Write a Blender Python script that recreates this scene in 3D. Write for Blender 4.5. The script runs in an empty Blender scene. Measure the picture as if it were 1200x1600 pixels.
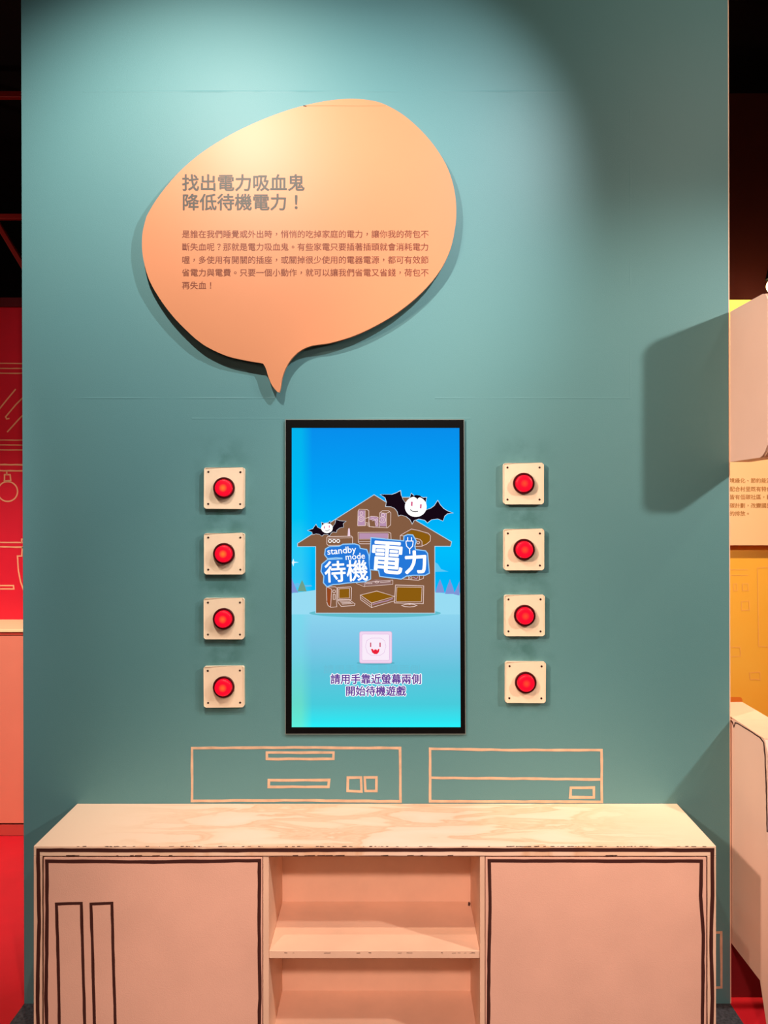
import bpy, bmesh, math, random
from mathutils import Vector, Matrix
from mathutils.geometry import tessellate_polygon

random.seed(7)
C = bpy.context.scene.collection

# ------------------------------------------------------------------ camera
F = 1202.0            # focal length in pixels of the 1200x1600 frame
H = 1.45              # eye height
D = F * H / 792.0     # distance from the lens to the teal wall (its face is Y = 0)
S = D / F             # metres per pixel on the wall
cam_d = bpy.data.cameras.new('camera')
cam = bpy.data.objects.new('camera', cam_d); C.objects.link(cam)
cam_d.sensor_fit = 'VERTICAL'; cam_d.sensor_height = 36.0
cam_d.lens = F / 1600 * 36.0
cam_d.shift_x = -14 / 1600; cam_d.shift_y = -24 / 1600
cam_d.clip_start = 0.05
cam.location = (0, -D, H); cam.rotation_euler = (math.pi / 2, 0, 0)
bpy.context.scene.camera = cam

# ------------------------------------------------------------------ world, lights, exposure
sc = bpy.context.scene
vs = sc.view_settings
vs.view_transform = 'Standard'; vs.look = 'None'; vs.gamma = 1; vs.exposure = 0.0
vs.use_curve_mapping = False
w = bpy.data.worlds.new('room_air'); sc.world = w; w.use_nodes = True
w.node_tree.nodes['Background'].inputs[0].default_value = (1.0, 0.72, 0.6, 1)
w.node_tree.nodes['Background'].inputs[1].default_value = 0.035

def spot(name, loc, target, watts, color, size_deg, blend=0.5, radius=0.03):
    l = bpy.data.lights.new(name, 'SPOT'); l.energy = watts; l.color = color
    l.spot_size = math.radians(size_deg); l.spot_blend = blend; l.shadow_soft_size = radius
    o = bpy.data.objects.new(name, l); C.objects.link(o); o.location = loc
    o.rotation_euler = (Vector(target) - Vector(loc)).to_track_quat('-Z', 'Y').to_euler()
    return o

def area(name, loc, target, watts, color, sx, sy):
    l = bpy.data.lights.new(name, 'AREA'); l.energy = watts; l.color = color
    l.shape = 'RECTANGLE'; l.size = sx; l.size_y = sy
    o = bpy.data.objects.new(name, l); C.objects.link(o); o.location = loc
    o.rotation_euler = (Vector(target) - Vector(loc)).to_track_quat('-Z', 'Y').to_euler()
    return o

spot('track_light_right', (0.70, -1.00, 2.90), (-0.34, 0, 2.15), 104, (1.0, 0.96, 0.95), 74, 0.95, 0.015)
spot('track_light_left', (-0.58, -1.00, 2.90), (-0.54, 0, 2.10), 92, (1.0, 0.90, 0.80), 92, 0.8, 0.015)
spot('track_light_side', (2.30, -1.40, 2.50), (0.90, 0, 1.15), 178, (1.0, 0.90, 0.80), 62, 0.6, 0.05)
spot('track_light_cabinet', (-0.25, -1.35, 2.95), (-0.1, -0.28, 0.22), 112, (1.0, 0.80, 0.62), 55, 0.8, 0.02)
spot('fill_light_front', (-0.1, -3.4, 2.7), (0.02, -0.27, -0.08), 415, (1.0, 0.66, 0.55), 37.5, 0.9, 0.10)  # unseen fill lamp added to brighten the cabinet doors
spot('fill_light_far_left', (-1.9, -1.9, 2.7), (1.14, -0.1, 1.28), 470, (1.0, 0.70, 0.55), 38, 0.9, 0.10)  # unseen fill lamp added to lift the projecting board and desk side
spot('fill_light_upper_right', (1.5, -1.6, 3.1), (0.80, 0, 2.70), 62, (1.0, 0.84, 0.68), 56, 1.0, 0.08)  # weak soft fill added for the dark upper right of the wall
spot('fill_light_kitchen', (-1.7, -0.9, 3.2), (-1.75, 1.0, 0.35), 420, (1.0, 0.90, 0.86), 46, 0.9)  # unseen lamp added to light the red kitchen zone
spot('fill_light_orange', (2.0, -0.1, 2.75), (1.6, 1.05, 1.3), 185, (1.0, 0.80, 0.55), 100, 0.6)  # out-of-view lamp added so the orange wall is lit
spot('fill_light_truss', (-2.9, 1.55, 2.55), (-2.1, 2.1, 3.3), 9, (1.0, 0.5, 0.4), 110, 0.8)  # dim lamp added only to make the truss visible
area('fill_light_room', (-0.4, -3.2, 2.2), (0, 0, 0.1), 8, (1.0, 0.62, 0.46), 1.2, 0.8)  # large unseen fill added from the camera side to warm the cabinet front

# ------------------------------------------------------------------ helpers
def lin(c):
    return tuple(((v / 255) / 12.92 if v / 255 <= 0.04045 else ((v / 255 + 0.055) / 1.055) ** 2.4) for v in c) + (1,)

def P(px, py, Y=0.0):
    """point on the plane at depth Y (metres behind the teal wall's face) seen at a photo pixel"""
    d = D + Y
    return Vector(((px - 614) / F * d, Y, H - (py - 776) / F * d))

def PX(px, py, X):
    """point on the plane X = const seen at a photo pixel"""
    d = X * F / (px - 614)
    return Vector((X, d - D, H - (py - 776) / F * d))

def mat(name, rgb, rough=0.6, noise=0.0, nscale=8.0, bump=0.0, bscale=200.0, spec=0.4, rgb2=None, metal=0.0):
    m = bpy.data.materials.new(name); m.use_nodes = True
    nt = m.node_tree; b = nt.nodes['Principled BSDF']
    b.inputs['Base Color'].default_value = lin(rgb); b.inputs['Roughness'].default_value = rough
    b.inputs['Specular IOR Level'].default_value = spec; b.inputs['Metallic'].default_value = metal
    tc = nt.nodes.new('ShaderNodeTexCoord')
    if noise > 0 or rgb2:
        n = nt.nodes.new('ShaderNodeTexNoise'); n.inputs['Scale'].default_value = nscale
        n.inputs['Detail'].default_value = 6
        nt.links.new(tc.outputs['Object'], n.inputs['Vector'])
        r = nt.nodes.new('ShaderNodeMapRange')
        r.inputs[1].default_value = 0.3; r.inputs[2].default_value = 0.7
        r.inputs[3].default_value = 0; r.inputs[4].default_value = 1
        nt.links.new(n.outputs['Fac'], r.inputs[0])
        mx = nt.nodes.new('ShaderNodeMix'); mx.data_type = 'RGBA'
        c2 = rgb2 or tuple(v * (1 - noise) for v in rgb)
        mx.inputs[6].default_value = lin(rgb); mx.inputs[7].default_value = lin(c2)
        nt.links.new(r.outputs[0], mx.inputs[0]); nt.links.new(mx.outputs[2], b.inputs['Base Color'])
    if bump > 0:
        n2 = nt.nodes.new('ShaderNodeTexNoise'); n2.inputs['Scale'].default_value = bscale
        nt.links.new(tc.outputs['Object'], n2.inputs['Vector'])
        bp = nt.nodes.new('ShaderNodeBump'); bp.inputs['Strength'].default_value = bump
        bp.inputs['Distance'].default_value = 0.001
        nt.links.new(n2.outputs['Fac'], bp.inputs['Height']); nt.links.new(bp.outputs[0], b.inputs['Normal'])
    return m

_em = {}
def emat(rgb, k=1.0):
    key = (rgb, k)
    if key in _em: return _em[key]
    m = bpy.data.materials.new('screen_colour'); m.use_nodes = True
    nt = m.node_tree; nt.nodes.remove(nt.nodes['Principled BSDF'])
    e = nt.nodes.new('ShaderNodeEmission'); e.inputs[0].default_value = lin(rgb); e.inputs[1].default_value = k
    nt.links.new(e.outputs[0], nt.nodes['Material Output'].inputs[0])
    _em[key] = m
    return m

def link(name, me, mats, parent=None):
    o = bpy.data.objects.new(name, me); C.objects.link(o)
    if not isinstance(mats, (list, tuple)): mats = [mats]
    for m in mats: me.materials.append(m)
    if parent:
        o.parent = parent
        o.matrix_parent_inverse = parent.matrix_basis.inverted()
    return o

def obj(name, bm, mats, parent=None, smooth=False):
    bmesh.ops.recalc_face_normals(bm, faces=bm.faces)
    me = bpy.data.meshes.new(name); bm.to_mesh(me); bm.free()
    if smooth:
        for p in me.polygons: p.use_smooth = True
    return link(name, me, mats, parent)

def tag(o, label=None, cat=None, group=None, kind=None):
    if label: o['label'] = label
    if cat: o['category'] = cat
    if group: o['group'] = group
    if kind: o['kind'] = kind
    return o

def thing(name, label, cat, loc, group=None):
    o = bpy.data.objects.new(name, None); C.objects.link(o); o.location = loc
    o.empty_display_size = 0.05
    return tag(o, label, cat, group)

def box(bm, x0, x1, y0, y1, z0, z1, bev=0.0):
    r = bmesh.ops.create_cube(bm, size=1.0)
    bmesh.ops.scale(bm, vec=(abs(x1 - x0), abs(y1 - y0), abs(z1 - z0)), verts=r['verts'])
    bmesh.ops.translate(bm, vec=((x0 + x1) / 2, (y0 + y1) / 2, (z0 + z1) / 2), verts=r['verts'])
    if bev > 0:
        es = list({e for v in r['verts'] for e in v.link_edges})
        bmesh.ops.bevel(bm, geom=es, offset=bev, segments=2, affect='EDGES', profile=0.5)
    return r['verts']

def boxobj(name, x0, x1, y0, y1, z0, z1, m, parent=None, bev=0.0):
    bm = bmesh.new(); box(bm, x0, x1, y0, y1, z0, z1, bev)
    return obj(name, bm, m, parent)

def prism(bm, pts, vec, mi=0):
    """closed prism: polygon pts (3-D, planar) swept along vec"""
    a = [bm.verts.new(p) for p in pts]; b = [bm.verts.new(Vector(p) + Vector(vec)) for p in pts]
    tris = tessellate_polygon([[Vector(p) for p in pts]])
    fs = []
    for t in tris:
        fs.append(bm.faces.new([a[i] for i in t])); fs.append(bm.faces.new([b[i] for i in reversed(t)]))
    n = len(pts)
    for i in range(n):
        fs.append(bm.faces.new([a[i], a[(i + 1) % n], b[(i + 1) % n], b[i]]))
    for f in fs: f.material_index = mi
    return fs

def spline(pts, n=6, closed=True):
    """Catmull-Rom through 2-D points"""
    out = []; N = len(pts)
    rng = range(N) if closed else range(N - 1)
    for i in rng:
        if closed: p0, p1, p2, p3 = pts[i - 1], pts[i], pts[(i + 1) % N], pts[(i + 2) % N]
        else: p0, p1, p2, p3 = pts[max(i - 1, 0)], pts[i], pts[i + 1], pts[min(i + 2, N - 1)]
        for k in range(n):
            t = k / n
            out.append(tuple(0.5 * ((2 * p1[j]) + (-p0[j] + p2[j]) * t + (2 * p0[j] - 5 * p1[j] + 4 * p2[j] - p3[j]) * t * t
                             + (-p0[j] + 3 * p1[j] - 3 * p2[j] + p3[j]) * t ** 3) for j in (0, 1)))
    if not closed: out.append(pts[-1])
    return out

def ribbon2d(pts, wd, closed=False, wob=0.0, step=None, seed=0):
    """list of quads (2-D) along a polyline with mitred corners"""
    rnd = random.Random(seed)
    if step:
        q = []
        n = len(pts)
        for i in range(n if closed else n - 1):
            a, b = pts[i], pts[(i + 1) % n]
            L = math.dist(a, b); k = max(1, int(L / step))
            for j in range(k):
                t = j / k
                q.append((a[0] + (b[0] - a[0]) * t, a[1] + (b[1] - a[1]) * t))
        if not closed: q.append(pts[-1])
        pts = q
    n = len(pts); L_, R_ = [], []
    for i in range(n):
        if closed: a, b, c = pts[i - 1], pts[i], pts[(i + 1) % n]
        else: a, b, c = pts[max(i - 1, 0)], pts[i], pts[min(i + 1, n - 1)]
        d1 = Vector((b[0] - a[0], b[1] - a[1])); d2 = Vector((c[0] - b[0], c[1] - b[1]))
        if d1.length < 1e-6: d1 = d2
        if d2.length < 1e-6: d2 = d1
        d1.normalize(); d2.normalize()
        t = d1 + d2
        if t.length < 1e-3: t = d1.copy()
        t.normalize()
        nn = Vector((-t.y, t.x)); k = 1 / max(0.5, abs(nn.dot(Vector((-d1.y, d1.x)))))
        h = wd / 2 * k * (1 + rnd.uniform(-1, 1) * wob * 0.5); off = rnd.uniform(-1, 1) * wob * wd * 0.35
        L_.append((b[0] + nn.x * (h + off), b[1] + nn.y * (h + off)))
        R_.append((b[0] - nn.x * (h - off), b[1] - nn.y * (h - off)))
    quads = []
    for i in range(n if closed else n - 1):
        j = (i + 1) % n
        quads.append((L_[i], L_[j], R_[j], R_[i]))
    return quads

def circ(cx, cy, r, n=24, ry=None, a0=0, a1=2 * math.pi):
    ry = ry or r
    full = abs(a1 - a0 - 2 * math.pi) < 1e-6
    return [(cx + r * math.cos(a0 + (a1 - a0) * i / (n if full else n - 1)),
             cy + ry * math.sin(a0 + (a1 - a0) * i / (n if full else n - 1))) for i in range(n)]

def rrect(x0, y0, x1, y1, r, n=4):
    out = []
    for cx, cy, a in ((x1 - r, y0 + r, -90), (x1 - r, y1 - r, 0), (x0 + r, y1 - r, 90), (x0 + r, y0 + r, 180)):
        for k in range(n + 1):
            t = math.radians(a + 90 * k / n)
            out.append((cx + r * math.cos(t), cy + r * math.sin(t)))
    return out

class Flat:
    """flat artwork given in photo pixels, laid on the plane at depth Y; every layer a little prouder"""
    def __init__(self, Y, step=0.0002, xf=None):
        self.bm = bmesh.new(); self.Y = Y; self.step = step; self.mats = []; self.xf = xf or (lambda x, y: (x, y))
        self.k = 0
    def mi(self, m):
        if m not in self.mats: self.mats.append(m)
        return self.mats.index(m)
    def up(self): self.k += 1
    def pt(self, p):
        x, y = self.xf(*p); return P(x, y, self.Y - self.k * self.step)
    def poly(self, pts, m):
        v = [self.bm.verts.new(self.pt(p)) for p in pts]
        for t in tessellate_polygon([[Vector((p[0], p[1], 0)) for p in pts]]):
            try: self.bm.faces.new([v[i] for i in t]).material_index = self.mi(m)
            except ValueError: pass
    def line(self, pts, wd, m, closed=False, wob=0.0, step=None, seed=0):
        for q in ribbon2d(pts, wd, closed, wob, step, seed):
            v = [self.bm.verts.new(self.pt(p)) for p in q]
            self.bm.faces.new(v).material_index = self.mi(m)
    def build(self, name, parent):
        bm = self.bm
        for f in bm.faces:
            f.normal_update()
            if f.normal.y > 0: f.normal_flip()
        me = bpy.data.meshes.new(name); bm.to_mesh(me); bm.free()
        return link(name, me, self.mats, parent)

_tc = {}
def glyphs(s, res=3):
    """raw outline of a string: vertices, faces, box"""
    if s in _tc: return _tc[s]
    cu = bpy.data.curves.new('t', 'FONT'); cu.body = s; cu.size = 1.0; cu.resolution_u = res
    cu.dimensions = '2D'; cu.fill_mode = 'BOTH'
    o = bpy.data.objects.new('t', cu); C.objects.link(o)
    dg = bpy.context.evaluated_depsgraph_get(); dg.update()
    me = o.evaluated_get(dg).to_mesh()
    vs_ = [(v.co.x, v.co.y) for v in me.vertices]; fs = [tuple(p.vertices) for p in me.polygons]
    o.evaluated_get(dg).to_mesh_clear()
    bpy.data.objects.remove(o); bpy.data.curves.remove(cu)
    bx = (min(v[0] for v in vs_), max(v[0] for v in vs_), min(v[1] for v in vs_), max(v[1] for v in vs_))
    _tc[s] = (vs_, fs, bx)
    return _tc[s]
_a, _b = glyphs('國')[2], glyphs('國國')[2]
ADV = _b[1] - _a[1]                       # width of one full-width cell
EMY = (_a[2] + _a[3]) / 2                 # its vertical middle

def put_text(fl, s, px0, px1, pyc, m, fat=0.0, ang=0.0, height=None):
    """string whose cells (or, for Latin text, whose ink) fill px0..px1, centred on pyc, turned by ang degrees;
    fat widens the strokes by that many pixels on every side, height is the ink height of a full character"""
    runs = []
    if ord(s[0]) > 0x2000:
        cell = (px1 - px0) / len(s); k = cell / ADV; ky = (height / (_a[3] - _a[2])) if height else k
        for i, ch in enumerate(s):
            v, f, b = glyphs(ch)
            ox, oy = 0, 0
            if ch in '，、。？！': ox = ADV / 2 - (b[0] + b[1]) / 2
            if ch in '，、。': oy = EMY - (b[2] + b[3]) / 2
            runs.append(([((a + ox) * k + i * cell, (c + oy - EMY) * ky) for a, c in v], f))
    else:
        v, f, b = glyphs(s); k = (px1 - px0) / (b[1] - b[0])
        runs.append(([((a - b[0]) * k, (c - (b[2] + b[3]) / 2) * k) for a, c in v], f))
    cx = (px0 + px1) / 2; ca, sa = math.cos(math.radians(ang)), math.sin(math.radians(ang))
    offs = [(0, 0)]
    if fat > 0: offs += [(fat * math.cos(t * math.pi / 4), fat * math.sin(t * math.pi / 4)) for t in range(8)]
    k0 = fl.k
    for n, (fx, fy) in enumerate(offs):
        fl.k = k0 + n * .02
        for v, f in runs:
            out = []
            for a, b in v:
                dx = a - (px1 - px0) / 2; dy = -b
                out.append(fl.bm.verts.new(fl.pt((cx + dx * ca - dy * sa + fx, pyc + dx * sa + dy * ca + fy))))
            for t in f:
                try: fl.bm.faces.new([out[i] for i in t]).material_index = fl.mi(m)
                except ValueError: pass
    fl.k = k0

# ------------------------------------------------------------------ materials
M = {}
def teal_wall_material():
    m = bpy.data.materials.new('teal_painted_board'); m.use_nodes = True
    nt = m.node_tree; N = nt.nodes.new; Lk = nt.links.new; b = nt.nodes['Principled BSDF']
    b.inputs['Roughness'].default_value = 0.5; b.inputs['Specular IOR Level'].default_value = 0.35
    geo = N('ShaderNodeNewGeometry'); sep = N('ShaderNodeSeparateXYZ'); Lk(geo.outputs['Position'], sep.inputs[0])
    def math_(op, a, bb=None, clamp=False):
        n = N('ShaderNodeMath'); n.operation = op; n.use_clamp = clamp
        for i, v in enumerate((a, bb)):
            if v is None: continue
            if isinstance(v, (int, float)): n.inputs[i].default_value = v
            else: Lk(v, n.inputs[i])
        return n.outputs[0]
    base = lin((86, 137, 143)); dark = lin((50, 97, 93)); dusty = lin((94, 140, 142))
    n1 = N('ShaderNodeTexNoise'); n1.inputs['Scale'].default_value = 1.7; n1.inputs['Detail'].default_value = 3
    Lk(geo.outputs['Position'], n1.inputs['Vector'])
    mx = N('ShaderNodeMix'); mx.data_type = 'RGBA'; mx.inputs[6].default_value = base; mx.inputs[7].default_value = dusty
    Lk(n1.outputs['Fac'], mx.inputs[0])
    # grubby halos where hands have rubbed round the two button columns
    stain = None
    for px in (350, 818):
        cx = (px - 614) * S
        dx = math_('DIVIDE', math_('ABSOLUTE', math_('SUBTRACT', sep.outputs[0], cx)), 0.105)
        g = math_('SUBTRACT', 1.0, dx, True)
        zc = (1568 - 905) * S
        dz = math_('DIVIDE', math_('ABSOLUTE', math_('SUBTRACT', sep.outputs[2], zc)), 0.42)
        g2 = math_('MULTIPLY', math_('SUBTRACT', 1.0, math_('POWER', dz, 6.0), True), g)
        stain = g2 if stain is None else math_('ADD', stain, g2)
    n2 = N('ShaderNodeTexNoise'); n2.inputs['Scale'].default_value = 17; n2.inputs['Detail'].default_value = 7
    Lk(geo.outputs['Position'], n2.inputs['Vector'])
    r2 = N('ShaderNodeMapRange'); r2.inputs[1].default_value = 0.42; r2.inputs[2].default_value = 0.62
    Lk(n2.outputs['Fac'], r2.inputs[0])
    st = math_('MULTIPLY', math_('MULTIPLY', stain, r2.outputs[0]), 0.62, True)
    mx2 = N('ShaderNodeMix'); mx2.data_type = 'RGBA'; Lk(mx.outputs[2], mx2.inputs[6]); mx2.inputs[7].default_value = dark
    Lk(st, mx2.inputs[0]); Lk(mx2.outputs[2], b.inputs['Base Color'])
    # faint weave of the vinyl and taped joints between boards
    n3 = N('ShaderNodeTexNoise'); n3.inputs['Scale'].default_value = 420; n3.inputs['Detail'].default_value = 2
    Lk(geo.outputs['Position'], n3.inputs['Vector'])
    n4 = N('ShaderNodeTexNoise'); n4.inputs['Scale'].default_value = 5; n4.inputs['Detail'].default_value = 4
    Lk(geo.outputs['Position'], n4.inputs['Vector'])
    h = math_('ADD', math_('MULTIPLY', n3.outputs['Fac'], 0.00035), math_('MULTIPLY', n4.outputs['Fac'], 0.0012))
    def seam(coord, pos, wdt, amp, lo=None, hi=None, oc=None):
        d = math_('DIVIDE', math_('ABSOLUTE', math_('SUBTRACT', coord, pos)), wdt)
        g = math_('MULTIPLY', math_('SUBTRACT', 1.0, d, True), amp)
        if lo is not None:
            g = math_('MULTIPLY', g, math_('GREATER_THAN', oc, lo)); g = math_('MULTIPLY', g, math_('LESS_THAN', oc, hi))
        return g
    Z, X = sep.outputs[2], sep.outputs[0]
    zz = lambda py: (1568 - py) * S
    xx = lambda px: (px - 614) * S
    rs = N('ShaderNodeMapRange'); rs.inputs[1].default_value = .40; rs.inputs[2].default_value = .62; Lk(n4.outputs['Fac'], rs.inputs[0])
    for g in (seam(Z, zz(143), .003, .0011, xx(130), xx(900), X), seam(Z, zz(622), .0028, .0008, xx(40), xx(430), X),
              seam(Z, zz(622), .0028, .0007, xx(680), xx(985), X), seam(Z, zz(654), .003, .0006, xx(300), xx(735), X),
              seam(X, xx(985), .0028, .0006, zz(620), zz(170), Z), seam(X, xx(937), .0028, .0004, zz(1260), zz(900), Z)):
        h = math_('ADD', h, math_('MULTIPLY', g, rs.outputs[0]))
    bp = N('ShaderNodeBump'); bp.inputs['Strength'].default_value = 0.8; bp.inputs['Distance'].default_value = 1.0
    Lk(h, bp.inputs['Height']); Lk(bp.outputs[0], b.inputs['Normal'])
    return m
M['teal'] = teal_wall_material()
M['cream'] = mat('cream_laminate', (244, 204, 176), 0.45, 0.05, 9, 0.15, 300)
M['door'] = mat('cream_door_panel', (240, 190, 168), 0.55, 0.05, 6, 0.3, 350)
M['ink'] = mat('dark_brown_marker_paint', (66, 30, 24), 0.6)
M['black'] = mat('black_plastic', (4, 4, 5), 0.6, spec=0.1)
M['peach'] = mat('peach_board', (206, 137, 98), 0.42, 0.02, 3, 0.0, 100, 0.3)
M['peach_edge'] = mat('peach_board_edge', (225, 150, 110), 0.5)
M['title'] = mat('grey_brown_print', (70, 66, 58), 0.5)
M['print'] = mat('brown_print', (118, 56, 34), 0.5)
M['line'] = mat('beige_line_paint', (226, 190, 158), 0.6, 0.12, 30)
M['plate'] = mat('ivory_plate', (250, 226, 196), 0.3, 0.05, 20, 0, 100, 0.5)
M['ring'] = mat('dark_red_collar', (62, 3, 8), 0.35)
M['screw'] = mat('dark_screw', (60, 32, 24), 0.4, metal=0.4)
M['red'] = mat('red_painted_board', (228, 22, 46), 0.5, 0.04, 4)
M['redfloor'] = mat('red_floor', (222, 30, 42), 0.5, 0.06, 6)
M['carpet'] = mat('charcoal_carpet', (84, 86, 92), 0.95, 0.4, 120, 0.8, 300)
M['salmon'] = mat('salmon_cabinet', (244, 138, 108), 0.5, 0.03, 5)
M['darkline'] = mat('dark_gap_brown', (70, 18, 16), 0.7)
M['redline'] = mat('pale_line_on_red', (244, 168, 120), 0.6)
M['orange'] = mat('orange_board', (250, 180, 58), 0.45, 0, 3, rgb2=(250, 190, 72))
M['orange_faint'] = mat('pale_orange_line', (250, 182, 88), 0.5)
M['yellow'] = mat('yellow_edge', (255, 226, 20), 0.5)
M['wing'] = mat('pale_pink_board', (250, 214, 194), 0.5, 0.03, 4)
M['night'] = mat('black_ceiling', (6, 5, 6), 0.9)
M['backdrop'] = mat('dark_red_brown_wall', (88, 34, 24), 0.85)
M['truss'] = mat('dark_red_steel', (150, 26, 16), 0.6)

def cabinet_top_material():
    m = bpy.data.materials.new('water_stained_laminate'); m.use_nodes = True
    nt = m.node_tree; N = nt.nodes.new; Lk = nt.links.new; b = nt.nodes['Principled BSDF']
    b.inputs['Roughness'].default_value = 0.42
    tc = N('ShaderNodeTexCoord'); mp = N('ShaderNodeMapping'); Lk(tc.outputs['Object'], mp.inputs[0])
    mp.inputs['Scale'].default_value = (2.2, 9.0, 1)
    n = N('ShaderNodeTexNoise'); n.inputs['Scale'].default_value = 1.6; n.inputs['Detail'].default_value = 5
    n.inputs['Distortion'].default_value = 0.5; Lk(mp.outputs[0], n.inputs['Vector'])
    cr = N('ShaderNodeValToRGB'); Lk(n.outputs['Fac'], cr.inputs[0])
    e = cr.color_ramp.elements
    e[0].position = 0.34; e[0].color = lin((250, 220, 196)); e[1].position = 0.70; e[1].color = lin((248, 220, 198))
    for p, c in ((0.43, (247, 214, 186)), (0.46, (236, 194, 160)), (0.49, (240, 204, 174)), (0.53, (232, 188, 152)), (0.56, (246, 214, 188)),):
        q = e.new(p); q.color = lin(c)
    # worn only along the middle of the board
    sp = N('ShaderNodeSeparateXYZ'); Lk(tc.outputs['Object'], sp.inputs[0])
    r = N('ShaderNodeMapRange'); r.inputs[1].default_value = 0.78; r.inputs[2].default_value = 0.45
    ab = N('ShaderNodeMath'); ab.operation = 'ABSOLUTE'; Lk(sp.outputs[0], ab.inputs[0]); Lk(ab.outputs[0], r.inputs[0])
    mx = N('ShaderNodeMix'); mx.data_type = 'RGBA'; mx.inputs[6].default_value = lin((247, 214, 186))
    Lk(cr.outputs[0], mx.inputs[7]); Lk(r.outputs[0], mx.inputs[0]); Lk(mx.outputs[2], b.inputs['Base Color'])
    return m
M['top'] = cabinet_top_material()

# ------------------------------------------------------------------ setting
def quad_prism(name, pts, vec, m, parent=None):
    bm = bmesh.new(); prism(bm, pts, vec); return obj(name, bm, m, parent)

ZT = 3.05
fs_l = lambda z: ((33 - 614) + (5 / 1600) * ((1568 - z / S))) * S      # the board leans by a few millimetres
fs_r = lambda z: ((1137 - 614) + (4 / 1600) * ((1568 - z / S))) * S
wall = quad_prism('wall_back', [Vector((fs_l(0), 0, 0)), Vector((fs_r(0), 0, 0)), Vector((fs_r(ZT), 0, ZT)), Vector((fs_l(ZT), 0, ZT))], (0, 0.12, 0), M['teal'])
tag(wall, 'tall free-standing teal painted wall', kind='structure')
edge = quad_prism('edge_highlight', [Vector((fs_r(0) + .0002, 0.0005, 0)), Vector((fs_r(0) + .0032, 0.0005, 0)), Vector((fs_r(ZT) + .0032, 0.0005, ZT)), Vector((fs_r(ZT) + .0002, 0.0005, ZT))], (0, 0.119, 0), M['cream'])  # cream strip standing in for the bright highlight along the wall's right edge
tag(edge, 'thin pale strip imitating the highlight down the right end of the teal wall', kind='structure')

fl = boxobj('floor', -5, 5, -4.5, 5.2, -0.06, -0.002, M['redfloor']); tag(fl, 'red exhibition floor', kind='structure')
cp = boxobj('trim_2', fs_l(0), fs_r(0), -4.4, 0.0, -0.002, 0.0, M['carpet']); tag(cp, 'charcoal carpet strip in front of the teal wall', kind='structure')
ce = boxobj('ceiling', -5, 5, -4.5, 5.2, 3.9, 3.95, M['night']); tag(ce, 'black ceiling', kind='structure')

# red kitchen side on the left
YK = 3.55 - D; YC = 3.29 - D
wl = boxobj('wall_left', -4.5, P(120, 0, YK).x, YK, YK + 0.1, 0, P(0, 468, YK).z, M['red']); tag(wl, 'red wall of the kitchen display', kind='structure')
capb = boxobj('cap_board', -4.5, P(120, 0, YK).x, YK - 0.012, YK + 0.1, P(0, 480, YK).z, P(0, 466, YK).z, mat('dark_red_cap', (96, 8, 18), 0.6), wl)
g = Flat(YK - 0.001, 0.0003)
c3 = lambda pts: [(x / 2.857, 440 + y / 2.857) for x, y in pts]
for y in (366, 388, 410, 708, 730, 752, 818, 845, 1165, 1185):
    g.line(c3([(-160, y - 2), (150, y)]), 1.7 if y < 800 else 2.2, M['redline'], wob=.3, step=9, seed=y)
for i, pl in enumerate(([(-20, 590), (30, 528), (70, 480)], [(150, 470), (70, 550), (25, 604), (30, 613), (42, 611)], [(140, 562), (90, 608), (32, 672)],
           [(30, 845), (30, 862)], [(20, 888), (20, 862), (45, 862), (48, 888), (16, 890)],
           [(97, 1165), (97, 1150), (120, 1150)], [(130, 1225), (100, 1185)], [(100, 1185), (97, 1225), (78, 1225), (82, 1290), (92, 1340), (108, 1385)],
           [(-40, 1357), (60, 1357), (62, 1372), (-40, 1372)])):
    g.line(c3(pl), 2.1, M['redline'], seed=i)
g.line(circ(12, 768, 15.5, 30), 2.1, M['redline'], closed=True)
tag(g.build('painted_outline', wl), 'pale line drawing of shelves, a hanging pan and a jug')

t = thing('kitchen_counter', 'salmon kitchen counter with cream top against the red wall on the far left', 'counter', (P(-20, 0, YC).x, YC, 0))
zc = P(0, 983, YC).z
cx0, cx1 = -3.2, P(110, 0, YC).x
boxobj('countertop', cx0, cx1, YC - 0.01, YK, zc - 0.012, zc, mat('cream_counter', (252, 226, 168), .4), t, .002)
boxobj('top_rail', cx0, cx1, YC - 0.004, YK - .001, zc - .024, zc - 0.0125, mat('rust_red_rail', (196, 70, 52), .5), t)
boxobj('shadow_gap', cx0, cx1, YC + 0.012, YK - .001, P(0, 993, YC).z, zc - .0245, M['darkline'], t)
boxobj('body', cx0, cx1, YC, YK - .001, P(0, 1286, YC).z, P(0, 993, YC).z - .0005, M['salmon'], t)
boxobj('joint_line', cx0, cx1, YC + 0.006, YK - .001, P(0, 1289, YC).z, P(0, 1286, YC).z - .0005, M['darkline'], t)
boxobj('plinth', cx0, cx1, YC + .002, YK - .001, 0.0, P(0, 1289, YC).z - .0005, mat('brick_red_plinth', (205, 74, 62), .5), t)

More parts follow.
